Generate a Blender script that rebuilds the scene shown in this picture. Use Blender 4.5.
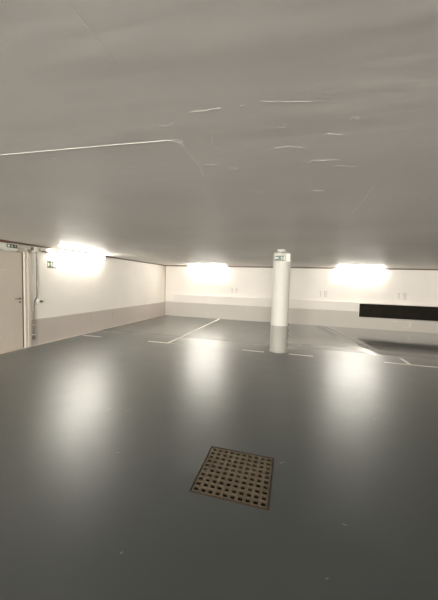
import bpy, bmesh, math, random
from mathutils import Vector, Matrix
for o in list(bpy.data.objects): bpy.data.objects.remove(o)
S = bpy.context.scene; C = S.collection
PI = math.pi
random.seed(4)

# ---------------- camera, world, exposure ----------------
H = 1.6; FPX = 271.6
yaw, pitch, roll = -0.26097, -0.06422, -0.03059
cy, sy = math.cos(yaw), math.sin(yaw)
fw = Vector((sy*math.cos(pitch), cy*math.cos(pitch), math.sin(pitch)))
r0 = Vector((cy, -sy, 0)); u0 = r0.cross(fw)
rt = math.cos(roll)*r0 - math.sin(roll)*u0
up = math.sin(roll)*r0 + math.cos(roll)*u0
cam = bpy.data.cameras.new('camera'); co = bpy.data.objects.new('camera', cam); C.objects.link(co)
M = Matrix.Identity(4)
for i in range(3): M[i][0], M[i][1], M[i][2] = rt[i], up[i], -fw[i]
M[2][3] = H
co.matrix_world = M
cam.sensor_fit = 'HORIZONTAL'; cam.sensor_width = 36; cam.lens = 36*FPX/438
cam.clip_start = 0.02
S.camera = co
FILL = 25.0             # added fill light outside an unseen opening, far behind the viewer
W = bpy.data.worlds.new('world'); S.world = W; W.use_nodes = True
W.node_tree.nodes['Background'].inputs[0].default_value = (1.0, 0.98, 0.93, 1)
W.node_tree.nodes['Background'].inputs[1].default_value = FILL
S.view_settings.view_transform = 'Standard'; S.view_settings.look = 'None'
S.view_settings.gamma = 1; S.view_settings.use_curve_mapping = False
S.view_settings.exposure = 1.08
S.cycles.use_denoising = True
S.cycles.max_bounces = 14; S.cycles.diffuse_bounces = 10; S.cycles.glossy_bounces = 6
S.cycles.sample_clamp_indirect = 6
S.cycles.caustics_reflective = True
LAMP = 58.0           # strength of each tube cover
LAMP_COL = (1.0, 0.965, 0.885)

# room (metres): left wall x, back wall y, ceiling z
XL, YB, ZC = -5.72, 11.60, 2.327
XR, YN = 7.6, -11.0
BAND = 0.645
EX0, EX1, EZ = -3.6, 3.0, 2.2      # opening added in the wall behind the viewer for the fill light
pd = bpy.data.lights.new('fill_portal', 'AREA'); pd.shape = 'RECTANGLE'; pd.size = EX1-EX0; pd.size_y = EZ; pd.cycles.is_portal = True
po = bpy.data.objects.new('fill_portal', pd); C.objects.link(po); po.location = ((EX0+EX1)/2, YN-0.22, EZ/2); po.rotation_euler = (PI/2, 0, 0)  # portal guiding the added fill light through the opening

# ---------------- materials ----------------
def mat(name, col, rough=0.5, metal=0.0, bump=None, var=None, spec=0.5):
    m = bpy.data.materials.new(name); m.use_nodes = True
    nt = m.node_tree; b = nt.nodes['Principled BSDF']
    b.inputs['Base Color'].default_value = (*col, 1); b.inputs['Roughness'].default_value = rough
    b.inputs['Metallic'].default_value = metal; b.inputs['Specular IOR Level'].default_value = spec
    tc = nt.nodes.new('ShaderNodeTexCoord')
    if var:                                       # (scale, amount)
        n = nt.nodes.new('ShaderNodeTexNoise'); n.inputs['Scale'].default_value = var[0]; n.inputs['Detail'].default_value = 5
        nt.links.new(tc.outputs['Object'], n.inputs['Vector'])
        r = nt.nodes.new('ShaderNodeMix'); r.data_type = 'RGBA'
        r.inputs[6].default_value = (*[c*(1-var[1]) for c in col], 1); r.inputs[7].default_value = (*[min(1, c*(1+var[1])) for c in col], 1)
        nt.links.new(n.outputs[0], r.inputs[0]); nt.links.new(r.outputs[2], b.inputs['Base Color'])
    if bump:                                      # (scale, strength, distance)
        n = nt.nodes.new('ShaderNodeTexNoise'); n.inputs['Scale'].default_value = bump[0]; n.inputs['Detail'].default_value = 4
        nt.links.new(tc.outputs['Object'], n.inputs['Vector'])
        bp = nt.nodes.new('ShaderNodeBump'); bp.inputs['Strength'].default_value = bump[1]; bp.inputs['Distance'].default_value = bump[2]
        nt.links.new(n.outputs[0], bp.inputs['Height']); nt.links.new(bp.outputs[0], b.inputs['Normal'])
    return m

def banded(name, upper, lower, z, rough=0.6):
    """two paints meeting at height z, with a faintly uneven masking line"""
    m = mat(name, upper, rough, bump=(14, 0.15, 0.01)); nt = m.node_tree; b = nt.nodes['Principled BSDF']
    N = nt.nodes.new; L = nt.links.new
    tc = N('ShaderNodeTexCoord'); sp = N('ShaderNodeSeparateXYZ'); L(tc.outputs['Object'], sp.inputs[0])
    no = N('ShaderNodeTexNoise'); no.inputs['Scale'].default_value = 3; L(tc.outputs['Object'], no.inputs['Vector'])
    ad = N('ShaderNodeMath'); ad.operation = 'MULTIPLY_ADD'; L(no.outputs[0], ad.inputs[0]); ad.inputs[1].default_value = 0.02; L(sp.outputs[2], ad.inputs[2])
    gt = N('ShaderNodeMath'); gt.operation = 'GREATER_THAN'; L(ad.outputs[0], gt.inputs[0]); gt.inputs[1].default_value = z+0.01
    no2 = N('ShaderNodeTexNoise'); no2.inputs['Scale'].default_value = 1.3; no2.inputs['Detail'].default_value = 6; L(tc.outputs['Object'], no2.inputs['Vector'])
    mx = N('ShaderNodeMix'); mx.data_type = 'RGBA'; L(gt.outputs[0], mx.inputs[0])
    mx.inputs[6].default_value = (*lower, 1); mx.inputs[7].default_value = (*upper, 1)
    mr = N('ShaderNodeMapRange'); L(no2.outputs[0], mr.inputs[0]); mr.inputs[3].default_value = 0.93; mr.inputs[4].default_value = 1.05
    ml = N('ShaderNodeVectorMath'); ml.operation = 'SCALE'; L(mx.outputs[2], ml.inputs[0]); L(mr.outputs[0], ml.inputs[3])
    L(ml.outputs[0], b.inputs['Base Color'])
    return m

WALL_UP = (0.93, 0.88, 0.81); WALL_LO = (0.61, 0.57, 0.51)
m_wall = banded('wall_paint', WALL_UP, WALL_LO, BAND)
m_wall_left = banded('wall_paint_left', WALL_UP, (0.57, 0.51, 0.465), 0.615)
m_column = banded('column_paint', (0.74, 0.715, 0.645), (0.43, 0.41, 0.365), 0.632, 0.6)
m_white = mat('white_plastic', (0.80, 0.78, 0.72), 0.4)
m_underline = mat('lamp_underline', (0.42, 0.40, 0.36), 0.5)  # grey stands in for the shadow line under the lamps
m_frame = mat('frame_paint', (0.70, 0.63, 0.54), 0.4, var=(3, 0.04))
m_door = mat('door_paint', (0.66, 0.59, 0.50), 0.45, var=(2, 0.05))
m_gap = mat('gap_shade', (0.16, 0.13, 0.10), 0.7)  # dark tone stands in for shade in the gap beside the door
m_brown = mat('brown_strip', (0.17, 0.115, 0.08), 0.6, var=(2, 0.25))
m_redbrown = mat('red_brown_strip', (0.20, 0.095, 0.065), 0.6, var=(2, 0.2))
m_black = mat('black_panel', (0.017, 0.014, 0.010), 0.8, var=(6, 0.3), spec=0.15)
m_steel = mat('steel', (0.42, 0.40, 0.36), 0.35, 0.9)
m_conduit = mat('grey_conduit', (0.17, 0.145, 0.12), 0.5, 0.0)
m_dark = mat('dark_fitting', (0.13, 0.115, 0.09), 0.5)
m_green = mat('sign_green', (0.055, 0.085, 0.05), 0.35)
m_signw = mat('sign_white', (0.75, 0.78, 0.68), 0.4)
m_number = mat('grey_number_paint', (0.72, 0.68, 0.61), 0.6)
m_line = mat('white_line_paint', (0.92, 0.90, 0.83), 0.55, var=(20, 0.12))
m_lineold = mat('worn_line_paint', (0.42, 0.41, 0.37), 0.4, var=(25, 0.25))
m_scuff = mat('scuff', (0.30, 0.29, 0.25), 0.4)
m_flake = mat('chipped_paint', (0.86, 0.84, 0.78), 0.6, var=(60, 0.1))
m_fin = mat('seam_edge', (0.95, 0.94, 0.89), 0.6)
m_pit = mat('pit_shade', (0.012, 0.010, 0.008), 0.95, var=(8, 0.3))  # near-black, so the shade inside the pit is in the colour
m_grate = mat('rusty_iron', (0.155, 0.118, 0.076), 0.62, 0.25, bump=(90, 0.5, 0.004), var=(18, 0.4))
m_rim = mat('rusty_rim', (0.085, 0.062, 0.045), 0.7, 0.1, var=(25, 0.35))

def emis(name, col, s):
    m = bpy.data.materials.new(name); m.use_nodes = True; nt = m.node_tree; nt.nodes.clear()
    e = nt.nodes.new('ShaderNodeEmission'); e.inputs[0].default_value = (*col, 1); e.inputs[1].default_value = s
    o = nt.nodes.new('ShaderNodeOutputMaterial'); nt.links.new(e.outputs[0], o.inputs[0]); return m
m_tube = emis('lamp_glow', LAMP_COL, LAMP)

def ceiling_mat():
    m = mat('ceiling_paint', (0.84, 0.79, 0.735), 0.49, spec=0.5); nt = m.node_tree; b = nt.nodes['Principled BSDF']
    N = nt.nodes.new; L = nt.links.new
    tc = N('ShaderNodeTexCoord')
    n = N('ShaderNodeTexNoise'); n.inputs['Scale'].default_value = 0.8; n.inputs['Detail'].default_value = 5; L(tc.outputs['Object'], n.inputs['Vector'])
    mr = N('ShaderNodeMapRange'); L(n.outputs[0], mr.inputs[0]); mr.inputs[1].default_value = .3; mr.inputs[2].default_value = .7; mr.inputs[3].default_value = .93; mr.inputs[4].default_value = 1.04
    v = N('ShaderNodeVectorMath'); v.operation = 'SCALE'; v.inputs[0].default_value = (0.84, 0.79, 0.735); L(mr.outputs[0], v.inputs[3]); L(v.outputs[0], b.inputs['Base Color'])
    mp = N('ShaderNodeMapping'); mp.inputs['Scale'].default_value = (0.5, 2.6, 1); L(tc.outputs['Object'], mp.inputs['Vector'])
    n2 = N('ShaderNodeTexNoise'); n2.inputs['Scale'].default_value = 1.0; n2.inputs['Detail'].default_value = 3; L(mp.outputs[0], n2.inputs['Vector'])
    bp = N('ShaderNodeBump'); bp.inputs['Strength'].default_value = 0.4; bp.inputs['Distance'].default_value = 0.022; L(n2.outputs[0], bp.inputs['Height'])
    mp2 = N('ShaderNodeMapping'); mp2.inputs['Scale'].default_value = (1.5, 7, 1); L(tc.outputs['Object'], mp2.inputs['Vector'])
    n3 = N('ShaderNodeTexNoise'); n3.inputs['Scale'].default_value = 1.0; n3.inputs['Detail'].default_value = 4; L(mp2.outputs[0], n3.inputs['Vector'])
    b3 = N('ShaderNodeBump'); b3.inputs['Strength'].default_value = 0.5; b3.inputs['Distance'].default_value = 0.003; L(n3.outputs[0], b3.inputs['Height']); L(bp.outputs[0], b3.inputs['Normal'])
    L(b3.outputs[0], b.inputs['Normal'])
    return m
m_ceil = ceiling_mat()

def floor_mat():
    col = (0.047, 0.058, 0.056)
    m = mat('floor_epoxy', col, 0.25, spec=0.6); nt = m.node_tree; b = nt.nodes['Principled BSDF']
    N = nt.nodes.new; L = nt.links.new
    tc = N('ShaderNodeTexCoord')
    n = N('ShaderNodeTexNoise'); n.inputs['Scale'].default_value = 1.1; n.inputs['Detail'].default_value = 7; L(tc.outputs['Object'], n.inputs['Vector'])
    mr = N('ShaderNodeMapRange'); L(n.outputs[0], mr.inputs[0]); mr.inputs[1].default_value = .3; mr.inputs[2].default_value = .7; mr.inputs[3].default_value = .9; mr.inputs[4].default_value = 1.1
    v = N('ShaderNodeVectorMath'); v.operation = 'SCALE'; v.inputs[0].default_value = col; L(mr.outputs[0], v.inputs[3]); L(v.outputs[0], b.inputs['Base Color'])
    rr = N('ShaderNodeMapRange'); L(n.outputs[0], rr.inputs[0]); rr.inputs[1].default_value = .3; rr.inputs[2].default_value = .7; rr.inputs[3].default_value = .43; rr.inputs[4].default_value = .51
    b.inputs['Coat Weight'].default_value = 1.0; b.inputs['Coat IOR'].default_value = 1.5
    n2 = N('ShaderNodeTexNoise'); n2.inputs['Scale'].default_value = 1.2; n2.inputs['Detail'].default_value = 2; L(tc.outputs['Object'], n2.inputs['Vector'])
    bp = N('ShaderNodeBump'); bp.inputs['Strength'].default_value = 0.6; bp.inputs['Distance'].default_value = 0.012; L(n2.outputs[0], bp.inputs['Height'])
    # the low screed ridge running out from the back wall, left of the black panel
    sp = N('ShaderNodeSeparateXYZ'); L(tc.outputs['Object'], sp.inputs[0])
    # the stalls are less worn than the driving lane: smoother coating beyond the front line
    st = N('ShaderNodeMapRange'); L(sp.outputs[1], st.inputs[0]); st.interpolation_type = 'SMOOTHSTEP'; st.inputs[1].default_value = 6.0; st.inputs[2].default_value = 9.0; st.inputs[3].default_value = 1.0; st.inputs[4].default_value = 0.3
    sx = N('ShaderNodeMapRange'); sx.interpolation_type = 'SMOOTHSTEP'; L(sp.outputs[0], sx.inputs[0]); sx.inputs[1].default_value = -0.6; sx.inputs[2].default_value = 1.2; sx.inputs[3].default_value = 0.75; sx.inputs[4].default_value = 0.0
    sv = N('ShaderNodeMath'); sv.operation = 'MAXIMUM'; L(st.outputs[0], sv.inputs[0]); L(sx.outputs[0], sv.inputs[1])
    sm = N('ShaderNodeMath'); sm.operation = 'MULTIPLY'; L(rr.outputs[0], sm.inputs[0]); L(sv.outputs[0], sm.inputs[1]); L(sm.outputs[0], b.inputs['Roughness'])
    sc = N('ShaderNodeMath'); sc.operation = 'MULTIPLY'; sc.inputs[0].default_value = 0.36; L(sv.outputs[0], sc.inputs[1]); L(sc.outputs[0], b.inputs['Coat Roughness'])
    a = N('ShaderNodeMath'); a.operation = 'MULTIPLY_ADD'; L(sp.outputs[1], a.inputs[0]); a.inputs[1].default_value = 0.207; a.inputs[2].default_value = -3.541
    d = N('ShaderNodeMath'); d.operation = 'ADD'; L(a.outputs[0], d.inputs[0]); L(sp.outputs[0], d.inputs[1])
    q = N('ShaderNodeMath'); q.operation = 'MULTIPLY'; L(d.outputs[0], q.inputs[0]); L(d.outputs[0], q.inputs[1])
    e = N('ShaderNodeMath'); e.operation = 'MULTIPLY'; L(q.outputs[0], e.inputs[0]); e.inputs[1].default_value = -30.0
    g = N('ShaderNodeMath'); g.operation = 'EXPONENT'; L(e.outputs[0], g.inputs[0])
    lim = N('ShaderNodeMapRange'); lim.interpolation_type = 'SMOOTHSTEP'; L(sp.outputs[1], lim.inputs[0]); lim.inputs[1].default_value = 6.6; lim.inputs[2].default_value = 8.0
    gm = N('ShaderNodeMath'); gm.operation = 'MULTIPLY'; L(g.outputs[0], gm.inputs[0]); L(lim.outputs[0], gm.inputs[1])
    b2 = N('ShaderNodeBump'); b2.inputs['Strength'].default_value = 1.0; b2.inputs['Distance'].default_value = 0.045; L(gm.outputs[0], b2.inputs['Height']); L(bp.outputs[0], b2.inputs['Normal'])
    L(b2.outputs[0], b.inputs['Normal']); L(b2.outputs[0], b.inputs['Coat Normal'])
    return m
m_floor = floor_mat()

# ---------------- mesh helpers ----------------
def box(bm, x0, x1, y0, y1, z0, z1, bev=0.0):
    r = bmesh.ops.create_cube(bm, size=1)
    vs = r['verts']
    for v in vs: v.co = Vector(((x0+x1)/2+v.co.x*(x1-x0), (y0+y1)/2+v.co.y*(y1-y0), (z0+z1)/2+v.co.z*(z1-z0)))
    if bev:
        es = list({e for v in vs for e in v.link_edges})
        bmesh.ops.bevel(bm, geom=es, offset=bev, segments=2, affect='EDGES', profile=0.5)
def cyl(bm, a, b, r, seg=20, r2=None):
    a = Vector(a); b = Vector(b); d = b-a
    res = bmesh.ops.create_cone(bm, cap_ends=True, segments=seg, radius1=r, radius2=r if r2 is None else r2, depth=d.length)
    q = Vector((0, 0, 1)).rotation_difference(d).to_matrix().to_4x4()
    bmesh.ops.transform(bm, matrix=Matrix.Translation((a+b)/2) @ q, verts=res['verts'])
def tube(bm, pts, r, seg=10):
    for p, q in zip(pts, pts[1:]): cyl(bm, p, q, r, seg)
    for p in pts[1:-1]:
        bmesh.ops.create_uvsphere(bm, u_segments=seg, v_segments=6, radius=r, matrix=Matrix.Translation(p))
def lathe(bm, prof, seg=48, M=Matrix.Identity(4)):
    rings = []
    for r, z in prof:
        rings.append([bm.verts.new(M @ Vector((r*math.cos(2*PI*i/seg), r*math.sin(2*PI*i/seg), z))) for i in range(seg)])
    for A, B in zip(rings, rings[1:]):
        for i in range(seg): bm.faces.new((A[i], A[(i+1) % seg], B[(i+1) % seg], B[i]))
    bm.faces.new(rings[0][::-1]); bm.faces.new(rings[-1])
def obj(name, bm, m, parent=None, smooth=False, loc=None):
    me = bpy.data.meshes.new(name)
    bmesh.ops.recalc_face_normals(bm, faces=bm.faces[:])
    if loc is not None: bmesh.ops.translate(bm, verts=bm.verts[:], vec=-Vector(loc))
    bm.to_mesh(me); bm.free(); me.materials.append(m)
    if smooth:
        me.set_sharp_from_angle(angle=math.radians(40)) if hasattr(me, 'set_sharp_from_angle') else None
        for p in me.polygons: p.use_smooth = True
    o = bpy.data.objects.new(name, me); C.objects.link(o)
    if loc is not None and parent is None: o.location = loc
    if parent is not None: o.parent = parent
    return o
def thing(name, loc, label, cat, group=None, rz=0):
    o = bpy.data.objects.new(name, None); C.objects.link(o); o.location = loc; o.rotation_euler = (0, 0, rz)
    o.empty_display_size = 0.1
    o['label'] = label; o['category'] = cat
    if group: o['group'] = group
    return o
def tag(o, label, cat, group=None):
    o['label'] = label; o['category'] = cat
    if group: o['group'] = group
    return o
def struct(name, bm, m, parent=None):
    o = obj(name, bm, m, parent)
    if parent is None: o['kind'] = 'structure'
    return o
def B(*a, **k):
    bm = bmesh.new(); box(bm, *a, **k); return bm
def strip(bm, pts, w, t, nz, taper=True):
    """a thin irregular raised line lying on a horizontal face at height nz (t = signed thickness)"""
    P = [Vector((p[0], p[1], 0)) for p in pts]
    Q = []
    for a, b in zip(P, P[1:]):
        n = max(2, int((b-a).length/0.03))
        for k in range(n): Q.append(a.lerp(b, k/n))
    Q.append(P[-1]); L_, R_ = [], []
    for i, p in enumerate(Q):
        d = (Q[min(i+1, len(Q)-1)]-Q[max(i-1, 0)]).normalized(); nrm = Vector((-d.y, d.x, 0))
        s = 0.5*w*random.uniform(0.6, 1.3)
        if taper: s *= min(1, 0.25+min(i, len(Q)-1-i)/3)
        L_.append(p+nrm*s); R_.append(p-nrm*s)
    ring = []
    for z in (nz, nz+t):
        ring.append([[bm.verts.new((v.x, v.y, z)) for v in side] for side in (L_, R_)])
    (l0, q0), (l1, q1) = ring
    for i in range(len(Q)-1):
        bm.faces.new((l1[i], l1[i+1], q1[i+1], q1[i])); bm.faces.new((l0[i], l0[i+1], l1[i+1], l1[i])); bm.faces.new((q0[i], q0[i+1], q1[i+1], q1[i]))
    bm.faces.new((l0[0], q0[0], q1[0], l1[0])); bm.faces.new((l0[-1], q0[-1], q1[-1], l1[-1]))

# ---------------- structure ----------------
# floor with the drain opening cut in it
GX0, GX1, GY0, GY1 = -0.690, -0.084, 1.862, 2.468
bm = bmesh.new()
T = 0.2
box(bm, XL-T, XR+T, YN-T, GY0, -0.25, 0); box(bm, XL-T, XR+T, GY1, YB+T, -0.25, 0)
box(bm, XL-T, GX0, GY0, GY1, -0.25, 0); box(bm, GX1, XR+T, GY0, GY1, -0.25, 0)
# drop the inner joint faces so that the slab is one shell
for f in [f for f in bm.faces if abs(abs(f.normal.y)-1) < .01 and (abs(f.calc_center_median().y-GY0) < 1e-4 or abs(f.calc_center_median().y-GY1) < 1e-4) and (f.calc_center_median().x < GX0 or f.calc_center_median().x > GX1 or f.calc_area() > .5)]:
    pass
floor = struct('floor', bm, m_floor)
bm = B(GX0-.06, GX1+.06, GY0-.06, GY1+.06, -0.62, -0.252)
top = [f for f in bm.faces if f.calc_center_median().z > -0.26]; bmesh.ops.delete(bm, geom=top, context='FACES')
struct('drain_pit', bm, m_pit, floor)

ceiling = struct('ceiling', B(XL-T, XR+T, YN-T, YB+T, ZC, ZC+0.25), m_ceil)

DY0, DY1, DZ = 3.76, 4.775, 2.145        # door opening
bm = bmesh.new()
box(bm, XL-T, XL, YN-T, DY0, 0, ZC); box(bm, XL-T, XL, DY1, YB+T, 0, ZC); box(bm, XL-T, XL, DY0, DY1, DZ, ZC)
wall_left = struct('wall_left', bm, m_wall_left)
wall_back = struct('wall_back', B(XL, XR, YB, YB+T, 0, ZC), m_wall)
struct('wall_right', B(XR, XR+T, YN-T, YB+T, 0, ZC), m_wall)
bm = bmesh.new()                         # wall behind the viewer, with an opening added to let fill light in
box(bm, XL, EX0, YN-T, YN, 0, ZC); box(bm, EX1, XR, YN-T, YN, 0, ZC); box(bm, EX0, EX1, YN-T, YN, EZ, ZC)
struct('wall_near', bm, m_wall)
# thickened foot of the back wall with a narrow ledge on top
bm = bmesh.new(); YP = YB-0.09
box(bm, -5.22, 2.535, YP, YB, 0, 1.005); box(bm, 2.535, XR, YP, YB, 0, 0.432); box(bm, 2.535, XR, YP, YB, 0.965, 1.005)
ledge = struct('trim_1', bm, banded('plinth_paint', (0.88, 0.83, 0.76), WALL_LO, BAND))
# brown strips in the joint between walls and ceiling
struct('trim_2', B(-5.70, XR, YB-0.03, YB, ZC-0.045, ZC), m_brown)
struct('trim_3', B(XL, XL+0.03, 4.35, YB, ZC-0.038, ZC), m_brown)
struct('trim_4', B(XL, XL+0.045, YN, 4.35, ZC-0.045, ZC), m_redbrown)
struct('trim_5', B(XL, XL+0.022, YB-0.022, YB, 0, ZC-0.045), mat('corner_strip', (0.42, 0.35, 0.27), 0.6))  # thin brownish strip down the corner
# thin pale skirting bead along the left wall foot
bm = bmesh.new(); box(bm, XL, XL+0.012, 4.88, YB, 0, 0.018)
struct('baseboard_left', bm, m_frame)

# door
struct('light_stop', B(XL-T, XL-0.095, DY0, DY1, 0, DZ), m_gap, wall_left)  # plate added to stop outside light leaking round the leaf
door = struct('door_1', B(XL-0.075, XL-0.03, DY0+0.055, 4.665, 0.012, 2.118, bev=0.004), m_door)
bm = bmesh.new()
for y0, y1 in ((DY0-.06, DY0+.04), (4.70, 4.835)):
    box(bm, XL-0.09, XL+0.012, max(y0, DY0) if y0 < 4 else y0, y1 if y0 < 4 else 4.775, 0, 2.16)
box(bm, XL-0.0, XL+0.022, 4.762, 4.835, 0, 2.20, bev=.004); box(bm, XL, XL+0.022, DY0-.07, DY0+.01, 0, 2.20, bev=.004)
box(bm, XL-0.09, XL+0.012, DY0+.03, 4.70, 2.125, 2.145)
box(bm, XL, XL+0.022, DY0-.07, 4.835, 2.135, 2.215, bev=.004)
obj('door_frame', bm, m_frame, door)
obj('rebate_shade', B(XL-0.085, XL-0.035, 4.668, 4.699, 0, 2.125), m_gap, door)  # dark strip paints the shade beside the leaf
bm = bmesh.new()
cyl(bm, (XL-0.03, 4.605, 1.115), (XL-0.022, 4.605, 1.115), 0.024); cyl(bm, (XL-0.03, 4.605, 1.115), (XL+0.022, 4.605, 1.115), 0.009)
tube(bm, [(XL+0.022, 4.605, 1.115), (XL+0.022, 4.465, 1.117)], 0.009)
obj('door_handle', bm, m_conduit, door, smooth=True)['label'] = 'dull metal lever handle'
bm = bmesh.new(); cyl(bm, (XL-0.03, 4.605, 1.04), (XL-0.018, 4.605, 1.04), 0.02)
obj('keyhole', bm, m_conduit, door)
bm = B(XL-0.03, XL-0.024, 4.0, 4.50, 1.708, 1.728); box(bm, XL-0.03, XL-0.018, 4.225, 4.265, 1.728, 1.752, bev=.003)
obj('door_strip', bm, m_frame, door)['label'] = 'thin pale strip across the door leaf'
obj('threshold', B(XL-0.09, XL+0.02, 4.0-.2, 4.70, 0, 0.010), m_frame, door)

# ---------------- floor paint ----------------
def mark(bm, x0, x1, y0, y1): box(bm, x0, x1, y0, y1, 0, 0.0025)
def fline(rects, m, label):
    bm = bmesh.new()
    for r in rects: mark(bm, *r)
    o = obj('parking_line', bm, m, floor); o['label'] = label
fline([(-3.065, -2.985, 6.40, 11.50), (-3.60, -3.0, 6.325, 6.395)], m_line, 'long white stall line from the back wall with a short foot')
fline([(-2.98, -2.62, 6.335, 6.385)], m_lineold, 'worn end of the white stall foot')
fline([(-1.08, -0.57, 6.345, 6.41)], m_line, 'short white dash left of the column')
fline([(0.00, 0.53, 6.375, 6.44)], m_line, 'short white dash right of the column')
fline([(1.98, 4.6, 6.44, 6.50)], m_line, 'white front line of the right stall')
fline([(2.43, 2.51, 6.50, 7.0)], m_line, 'short white stub at the right stall corner')
fline([(-5.62, -5.02, 6.30, 6.37)], m_line, 'short white dash at the left wall')
# small scuffs in the floor coating
bm = bmesh.new()
for (x, y, l, a) in ((-2.2, 2.9, .12, .3), (-2.12, 2.75, .10, 1.4), (-1.9, 2.8, .14, 1.2), (0.8, 4.3, .1, 0), (0.55, 5.1, .08, .2), (1.0, 3.6, .12, .1), (0.4, 1.9, .03, 0), (-0.02, 2.43, .035, .3), (-0.03, 2.40, .03, 1.2), (-1.5, 2.1, .03, .4), (1.2, 5.6, .09, 0), (-0.9, 1.3, .02, 1), (0.25, 1.5, .02, 0.6)):
    strip(bm, [(x, y), (x+l*math.cos(a), y+l*math.sin(a))], 0.012, 0.0012, 0)
obj('scuff_marks', bm, m_scuff, floor)['label'] = 'small pale chips and scratches in the floor coating'
# ---------------- ceiling marks ----------------
bm = bmesh.new()
strip(bm, [(-2.2, 1.262), (-1.737, 1.284), (-1.413, 1.298), (-1.116, 1.311), (-0.872, 1.322), (-0.64, 1.336)], 0.0038, -0.0015, ZC, taper=False)
obj('formwork_seam', bm, m_flake, ceiling)['label'] = 'pale ridge running left across the ceiling'
bm = bmesh.new()
strip(bm, [(-0.600, 0.3), (-0.602, 0.626), (-0.606, 0.687), (-0.607, 0.756), (-0.61, 0.839)], 0.0028, -0.002, ZC, taper=False)
obj('formwork_seam', bm, m_flake, ceiling)['label'] = 'pale ridge running towards the viewer on the ceiling'
bm = bmesh.new()
strip(bm, [(-0.605, 1.40), (-0.602, 1.509), (-0.596, 1.631), (-0.618, 1.837)], 0.010, -0.0015, ZC)
obj('formwork_seam', bm, m_fin, ceiling)['label'] = 'short chipped ridge on the ceiling'
bm = bmesh.new()
strip(bm, [(0.547, 3.022), (0.553, 2.643), (0.536, 2.219)], 0.010, -0.002, ZC)
obj('formwork_seam', bm, m_ceil, ceiling)['label'] = 'faint ridge on the right part of the ceiling'
flakes = [[(-0.71,1.329),(-0.654,1.33),(-0.615,1.369),(-0.605,1.425)],[(-0.605,1.425),(-0.586,1.354),(-0.629,1.325)],
[(-0.407,1.314),(-0.433,1.385),(-0.447,1.468)],[(-0.458,1.136),(-0.393,1.143),(-0.355,1.138),(-0.331,1.143)],[(-0.629,1.174),(-0.631,1.206),(-0.598,1.213),(-0.557,1.19)],
[(-0.55,1.647),(-0.484,1.667)],[(-0.421,1.694),(-0.378,1.732),(-0.374,1.78)],[(-0.15,1.131),(-0.1,1.148)],[(-0.069,1.152),(0.039,1.175)],[(-0.241,1.143),(-0.224,1.14)],
[(0.209,1.33),(0.223,1.318),(0.249,1.345)],[(0.133,1.436),(0.198,1.454)],[(0.366,1.521),(0.383,1.534)],[(-0.122,1.522),(-0.045,1.517),(0.022,1.552)],
[(0.058,1.757),(0.078,1.707),(0.152,1.734),(0.231,1.724)],[(0.212,1.815),(0.275,1.827),(0.353,1.857)],[(0.114,2.243),(0.202,2.258)],[(0.981,2.521),(0.957,2.399)],
[(1.036,2.69),(1.09,2.699),(1.12,2.823),(1.049,2.721)],[(-1.462,1.391),(-1.425,1.392)],[(-0.098,1.335),(-0.061,1.335)],[(-0.428,1.753),(-0.368,1.749)]]
strong = {0, 1, 2, 3, 10, 12}
bm = bmesh.new(); bm2 = bmesh.new()
for i, f in enumerate(flakes): strip(bm if i in strong else bm2, f, 0.006 if i in strong else 0.0036, -0.0006, ZC)
def chip(bm, x, y, r, asp, a):
    pts = []
    for k in range(9):
        q = 2*PI*k/9; rr = r*random.uniform(.55, 1.15); u, v = rr*math.cos(q), rr*asp*math.sin(q)
        pts.append((x+u*math.cos(a)-v*math.sin(a), y+u*math.sin(a)+v*math.cos(a)))
    t0 = [bm.verts.new((p[0], p[1], ZC)) for p in pts]; t1 = [bm.verts.new((p[0], p[1], ZC-.0007)) for p in pts]
    bm.faces.new(t1)
    for k in range(9): bm.faces.new((t0[k], t0[(k+1) % 9], t1[(k+1) % 9], t1[k]))
for x, y, r, asp, a in ((-.60, 1.385, .028, .35, 1.3), (-.64, 1.345, .03, .3, .2), (-.335, 1.141, .014, .6, 0), (.14, 1.436, .012, .4, 0), (.24, 1.33, .010, .8, 0), (1.05, 2.45, .03, .5, 1), (1.0, 2.6, .02, .6, .5), (-.43, 1.46, .012, .4, 1.4), (-.375, 1.735, .012, .5, 0)):
    chip(bm, x, y, r, asp, a)
obj('chipped_paint', bm, m_fin, ceiling)['label'] = 'pale chips where the ceiling paint has come off'
m_faint = mat('faint_chip', (0.93, 0.91, 0.86), 0.5)
obj('chipped_paint', bm2, m_faint, ceiling)['label'] = 'fainter scratches in the ceiling paint'

# ---------------- stall numbers on the back wall ----------------
SEG = {'1': ['r'], '7': ['t', 'd'], '8': ['t', 'm', 'b', 'tl', 'tr', 'bl', 'br'], '9': ['t', 'm', 'b', 'tl', 'tr', 'br']}
def number(x, z, text, h, label):
    bm = bmesh.new(); w = 0.11; s = 0.035
    for i, c in enumerate(text):
        X = x+i*0.19-0.15; y0, y1 = YB-0.004, YB
        def r(a, b, c_, d): box(bm, X+a, X+b, y0, y1, z+c_, z+d)
        if c == '1': r(.04, .04+s, 0, h); r(.01, .04, h-.06, h-.03)
        for g in SEG[c]:
            if g == 't': r(0, w, h-s, h)
            if g == 'm': r(s, w-s, h/2-s/2, h/2+s/2)
            if g == 'b': r(0, w, 0, s)
            if g == 'tl': r(0, s, h/2-s/2, h-s)
            if g == 'tr': r(w-s, w, h/2-s/2, h-s)
            if g == 'bl': r(0, s, s, h/2-s/2)
            if g == 'br': r(w-s, w, s, h/2-s/2)
            if g == 'd':
                A = [(w, h-s), (w-s, h-s), (.02, 0), (.02+s, 0)]
                v = [[bm.verts.new((X+p, yy, z+q)) for p, q in A] for yy in (y0, y1)]
                bm.faces.new(v[0]); bm.faces.new(v[1][::-1])
                for k in range(4): bm.faces.new((v[0][k], v[0][(k+1) % 4], v[1][(k+1) % 4], v[1][k]))
    o = obj('stall_number', bm, m_number, wall_back); o['label'] = label
number(-2.42, 1.16, '17', 0.20, 'faint grey stall number near the left back lamp')
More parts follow.
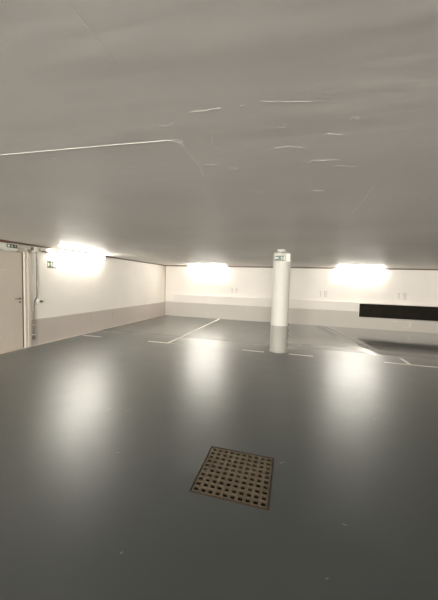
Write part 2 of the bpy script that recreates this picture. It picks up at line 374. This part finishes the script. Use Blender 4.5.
number(1.21, 1.16, '18', 0.23, 'faint grey stall number right of the column')
number(3.98, 1.18, '19', 0.24, 'faint grey stall number over the black panel')

# ---------------- column ----------------
CX, CY, CR = -0.255, 6.62, 0.203
t = thing('column', (CX, CY, 0), 'round white concrete column with grey painted foot standing on the garage floor', 'column')
bm = bmesh.new(); lathe(bm, [(CR+.004, 0), (CR+.004, .012), (CR, .03), (CR, 1.2), (CR, ZC-.001)], 64)
obj('shaft', bm, m_column, t, smooth=True)
bm = bmesh.new(); lathe(bm, [(CR+.016, 0), (CR+.016, .014), (CR+.005, .03)], 64)
obj('base_bead', bm, m_column, t, smooth=True)

# ---------------- lamps ----------------
LL = 1.72; OFF = 0.15
def make_lamp(label):
    """origin: on the ceiling, tube along x"""
    t = thing('ceiling_lamp', (0, 0, 0), label, 'lamp', 'fluorescent lamps on the ceiling along the walls')
    obj('housing', B(-LL/2, LL/2, -0.068, 0.068, -0.055, 0, bev=.004), m_white, t)
    bm = bmesh.new(); n = 14
    prof = [(0.050*math.cos(PI*k/n), -0.056-0.070*math.sin(PI*k/n)**.6) for k in range(n+1)]
    A = [bm.verts.new((-LL/2+.03, y, z)) for y, z in prof]; Bv = [bm.verts.new((LL/2-.03, y, z)) for y, z in prof]
    for i in range(n): bm.faces.new((A[i], A[i+1], Bv[i+1], Bv[i]))
    bm.faces.new(A); bm.faces.new(Bv); bm.faces.new((A[0], Bv[0], Bv[n], A[n]))
    obj('diffuser', bm, m_tube, t, smooth=False)
    for s in (-1, 1):
        obj('end_cap', B(min(s*(LL/2-.03), s*LL/2), max(s*(LL/2-.03), s*LL/2), -0.054, 0.054, -0.135, -0.055, bev=.006), m_white, t)
    obj('shadow_line', B(-LL/2+.03, LL/2-.03, -0.030, 0.030, -0.165, -0.128), m_underline, t)  # grey bar drawn as the shadow line below the diffuser
    return t
def dup(root, label, loc, rz, group=None):
    r = root.copy(); C.objects.link(r); r.location = loc; r.rotation_euler = (0, 0, rz); r['label'] = label
    if group: r['group'] = group
    for ch in list(root.children):
        c = ch.copy(); C.objects.link(c); c.parent = r
    return r
la = make_lamp('lit fluorescent ceiling lamp before the back wall, left of the column'); la.location = (-3.645, YB-OFF, ZC)
lb = dup(la, 'lit fluorescent ceiling lamp before the back wall, right of the column near the black panel', (2.455, YB-OFF, ZC), 0)
lc = dup(la, 'lit fluorescent ceiling lamp along the left wall beside the exit arrow sign', (XL+OFF, 6.27, ZC), PI/2)

# ---------------- signs ----------------
def poly(bm, pts, f, d0, d1):
    a = [bm.verts.new(f(u, v, d0)) for u, v in pts]; b = [bm.verts.new(f(u, v, d1)) for u, v in pts]
    bm.faces.new(a); bm.faces.new(b[::-1])
    for i in range(len(pts)): bm.faces.new((a[i], a[(i+1) % len(pts)], b[(i+1) % len(pts)], b[i]))
def bar(p, q, w):
    p = Vector(p); q = Vector(q); d = (q-p).normalized(); n = Vector((-d.y, d.x))*w/2
    return [tuple(p+n), tuple(q+n), tuple(q-n), tuple(p-n)]
def runner(bm, u, v, s, f, d0, d1, flip=1):
    """running man of height s with his foot at (u, v)"""
    P = lambda a, b: (u+flip*a*s, v+b*s)
    hd = [P(.10+.09*math.cos(k*PI/5), .88+.09*math.sin(k*PI/5)) for k in range(10)]
    poly(bm, hd, f, d0, d1)
    for a, b, w in (((.04, .76), (-.04, .42), .17), ((.04, .74), (.24, .60), .08), ((.24, .60), (.36, .70), .07), ((.02, .74), (-.18, .66), .08), ((-.18, .66), (-.24, .50), .07),
                    ((-.03, .44), (.16, .28), .11), ((.16, .28), (.12, .04), .09), ((-.05, .44), (-.16, .22), .11), ((-.16, .22), (-.38, .18), .09)):
        poly(bm, bar(P(*a), P(*b), w*s), f, d0, d1)
def arrow(bm, u, v, s, f, d0, d1, flip=1, down=False):
    if down:
        poly(bm, bar((u, v+s*.5), (u, v), .18*s), f, d0, d1)
        poly(bm, [(u-.34*s, v), (u+.34*s, v), (u, v-.42*s)], f, d0, d1)
    else:
        poly(bm, bar((u-flip*s*.5, v), (u, v), .2*s), f, d0, d1)
        poly(bm, [(u, v-.34*s), (u, v+.34*s), (u+flip*.42*s, v)], f, d0, d1)
# on the left wall the local frame is (y, z, out = +x); on the column (x, z, out = -y)
# lighted sign above the door
t = thing('exit_sign', (XL, 4.24, 2.14), 'lit exit sign with pale housing above the grey door', 'exit sign')
f = lambda u, v, d: (0.025+d, u, v)
obj('housing', B(0.024, 0.085, -0.42, 0.245, 0.0, 0.125, bev=.006), m_white, t)
obj('sign_face', B(0.085, 0.090, 0.02, 0.235, 0.045, 0.118), m_green, t)
bm = bmesh.new(); g = lambda u, v, d: (0.09+d, u, v)
poly(bm, [(.035, .056), (.035, .108), (.080, .108), (.080, .056)], g, 0, .002); obj('doorway_symbol', bm, m_signw, t)
bm = bmesh.new(); runner(bm, .125, .052, .060, g, 0, .002, -1); obj('running_figure', bm, m_signw, t)
bm = bmesh.new(); arrow(bm, .195, .087, .042, g, 0, .002, down=True); obj('arrow', bm, m_signw, t)
obj('lower_shade', B(0.024, 0.06, 0.02, 0.235, -0.022, 0.0), m_signw, t)
# arrow sign further along
t = thing('exit_sign', (XL, 5.405, 1.83), 'small green and white exit arrow plate on left wall under the lamp', 'exit sign')
obj('sign_face', B(0, 0.006, -0.125, 0.125, 0, 0.165), m_green, t)
bm = bmesh.new(); g = lambda u, v, d: (0.006+d, u, v)
poly(bm, [(-.118, .02), (-.118, .145), (-.055, .082)], g, 0, .002); obj('arrow', bm, m_signw, t)
bm = bmesh.new(); poly(bm, [(.045, .02), (.045, .145), (.115, .145), (.115, .02)], g, 0, .002); obj('doorway_symbol', bm, m_signw, t)
bm = bmesh.new(); runner(bm, .0, .015, .13, g, 0, .002, -1); obj('running_figure', bm, m_signw, t)
# sign on the column
t = thing('exit_sign', (CX, CY-CR, 2.14), 'small green exit sign mounted at the top of the round column', 'exit sign')
obj('bracket', B(-.08, .05, -0.012, 0.012, 0.01, 0.10), m_white, t)
obj('sign_face', B(-.165, .075, -0.024, -0.012, 0, 0.115, bev=.003), m_green, t)
bm = bmesh.new(); g = lambda u, v, d: (u, -0.024-d, v)
poly(bm, [(-.150, .030), (-.150, .090), (-.105, .060)], g, 0, .003)
poly(bm, bar((-.11, .060), (-.075, .060), .02), g, 0, .003); obj('arrow', bm, m_signw, t)
bm = bmesh.new(); runner(bm, .0, .012, .092, g, 0, .003, -1); obj('running_figure', bm, m_signw, t)
bm = bmesh.new(); poly(bm, [(.04, .015), (.04, .1), (.065, .1), (.065, .015)], g, 0, .003)
obj('doorway_symbol', bm, m_signw, t)
# white box beside it and detector on the ceiling
t = thing('junction_box', (CX+0.135, CY-CR+.02, 2.12), 'small white junction box at column top, right of the exit sign', 'junction box')
obj('box_body', B(-.045, .05, -0.03, 0.07, 0, 0.175, bev=.008), m_white, t)
obj('box_lid', B(-.038, .043, -0.036, -0.03, 0.01, 0.12, bev=.002), m_signw, t)
bm = bmesh.new(); cyl(bm, (0, 0, .175), (0, 0, ZC-2.12), .012); obj('conduit_stub', bm, m_white, t, smooth=True)
t = thing('smoke_detector', (-0.252, 5.95, ZC), 'round white smoke detector on the ceiling in front of the column', 'smoke detector')
bm = bmesh.new(); lathe(bm, [(.095, 0), (.095, -.014), (.088, -.02)], 40); obj('mounting_base', bm, m_white, t, smooth=True)
bm = bmesh.new(); lathe(bm, [(.075, -.02), (.07, -.038), (.05, -.05), (.02, -.053)], 40); obj('sensor_head', bm, m_white, t, smooth=True)

# ---------------- black panel ----------------
t = thing('wall_panel', (2.545, YB, 0.445), 'long matte black rectangular panel set low in the pale back wall', 'panel')
obj('panel_board', B(0.0, 5.0, -0.075, 0, 0, 0.51), m_black, t)
obj('lit_edge', B(-0.030, 0.0, -0.10, -0.09, -0.012, 0.545), m_white, t)['label'] = 'thin white strip standing in for the lit panel edge'  # lit edge of the recess, put in as a white strip
# faint bracket-like marks under the panel
bm = bmesh.new()
box(bm, 4.18, 4.42, YP-.004, YP, .345, .365); box(bm, 4.27, 4.32, YP-.004, YP, .16, .345); box(bm, 3.72, 3.86, YP-.004, YP, .33, .35); box(bm, 4.02, 4.27, YP-.004, YP, .14, .155)
obj('paint_marks', bm, m_number, ledge)['label'] = 'faint grey line marks under the black panel'
# hairline marks on the left wall foot
bm = bmesh.new()
for y, z0, z1 in ((6.76, .30, .50), (7.75, .30, .52)): box(bm, XL, XL+.002, y, y+.012, z0, z1)
obj('paint_marks', bm, mat('mark_dull', (.36, .32, .28), .6), wall_left)

# ---------------- conduits by the door ----------------
t = thing('conduit', (XL, 4.975, 0), 'thin grey conduit running down left wall beside the door frame', 'conduit')
bm = bmesh.new(); tube(bm, [(.02, 0, 2.17), (.02, 0, 1.13), (.02, -.06, 1.05), (.02, -.075, .97), (.02, -.085, .31)], .0125)
obj('pipe', bm, m_conduit, t, smooth=True)
for y, z in ((0, 1.9), (0, 1.45), (-.078, .85), (-.083, .5)):
    obj('pipe_clamp', B(0, .036, y-.020, y+.020, z-.010, z+.010), m_frame, t)
bm = bmesh.new(); cyl(bm, (.02, -.085, .31), (.02, -.085, .27), .02); cyl(bm, (.02, -.085, .25), (.02, -.085, .17), .028, r2=.02)
box(bm, 0, .03, -.105, -.065, .16, .26)
obj('end_fitting', bm, m_dark, t, smooth=True)
obj('fitting_collar', B(.0, .045, -.112, -.058, .262, .285), m_white, t)
t = thing('junction_box', (XL, 4.925, 2.17), 'small pale junction box above the conduit in the door corner', 'junction box')
obj('box_body', B(0, .06, -.03, .075, 0, .11, bev=.006), m_white, t)
obj('cable_gland', B(.0, .05, -.075, -.03, .02, .1, bev=.004), m_dark, t)
t = thing('light_switch', (XL, 5.04, 0.97), 'round pale switch with dark knob on left wall beside the conduit', 'switch')
bm = bmesh.new(); lathe(bm, [(.062, 0), (.062, .03), (.05, .045), (.03, .047)], 28, Matrix.Translation((0, 0, .06)) @ Matrix.Rotation(PI/2, 4, 'Y'))
box(bm, 0, .03, -.07, 0, .03, .10, bev=.004)
obj('switch_body', bm, m_white, t, smooth=True)
bm = bmesh.new(); cyl(bm, (.047, 0.01, .06), (.07, 0.01, .06), .028); box(bm, .055, .074, .03, .065, .05, .070, bev=.003)
obj('switch_knob', bm, m_dark, t, smooth=True)
# cable bracket between junction box and the left lamp
t = thing('cable_bracket', (XL, 5.20, 2.17), 'short brown cable bracket between junction box and left wall lamp', 'bracket')
obj('bracket_arm', B(0, .05, -.07, .17, .015, .045, bev=.004), m_conduit, t)
obj('bracket_cover', B(0, .06, -.14, .0, .045, .105, bev=.006), m_frame, t)
bm = bmesh.new(); tube(bm, [(.02, -.17, .06), (.02, -.08, .05), (.02, .1, .02), (.02, .285, .05)], .008); obj('cable', bm, m_white, t, smooth=True)

# ---------------- drain grate ----------------
gx, gy = (GX0+GX1)/2, (GY0+GY1)/2
t = thing('drain_grate', (gx, gy, 0), 'rusty square iron drain grate with square holes set in the floor', 'drain grate')
hw, hd = (GX1-GX0)/2-.016, (GY1-GY0)/2-.016
n = 10
px = 0.0572; hole = 0.033
def cuts(half):
    c = [-half]
    for i in range(n):
        m_ = (i-(n-1)/2)*px; c += [m_-hole/2, m_+hole/2]
    return c+[half]
xs, ys = cuts(hw), cuts(hd)
bm = bmesh.new()
def vgrid(z):
    return [[bm.verts.new((x, y, z)) for y in ys] for x in xs]
g0, g1 = vgrid(0.002), vgrid(-0.012)
solid = lambda i, j: 0 <= i < len(xs)-1 and 0 <= j < len(ys)-1 and not (i % 2 == 1 and j % 2 == 1)
for i in range(len(xs)-1):
    for j in range(len(ys)-1):
        if not solid(i, j): continue
        bm.faces.new((g0[i][j], g0[i+1][j], g0[i+1][j+1], g0[i][j+1])); bm.faces.new((g1[i][j], g1[i][j+1], g1[i+1][j+1], g1[i+1][j]))
        for di, dj, a, b in ((-1, 0, (i, j), (i, j+1)), (1, 0, (i+1, j), (i+1, j+1)), (0, -1, (i, j), (i+1, j)), (0, 1, (i, j+1), (i+1, j+1))):
            if not solid(i+di, j+dj):
                bm.faces.new((g0[a[0]][a[1]], g0[b[0]][b[1]], g1[b[0]][b[1]], g1[a[0]][a[1]]))
obj('grate_plate', bm, m_grate, t)
bm = bmesh.new(); fx, fy = hw+.0155, hd+.0155
box(bm, -fx, -fx+.005, -fy, fy, -.04, .002); box(bm, fx-.005, fx, -fy, fy, -.04, .002)
box(bm, -fx+.005, fx-.005, -fy, -fy+.005, -.04, .002); box(bm, -fx+.005, fx-.005, fy-.005, fy, -.04, .002)
box(bm, -fx+.005, -hw+.008, -fy+.005, fy-.005, -.04, -.013); box(bm, hw-.008, fx-.005, -fy+.005, fy-.005, -.04, -.013)
obj('grate_frame', bm, m_rim, t)
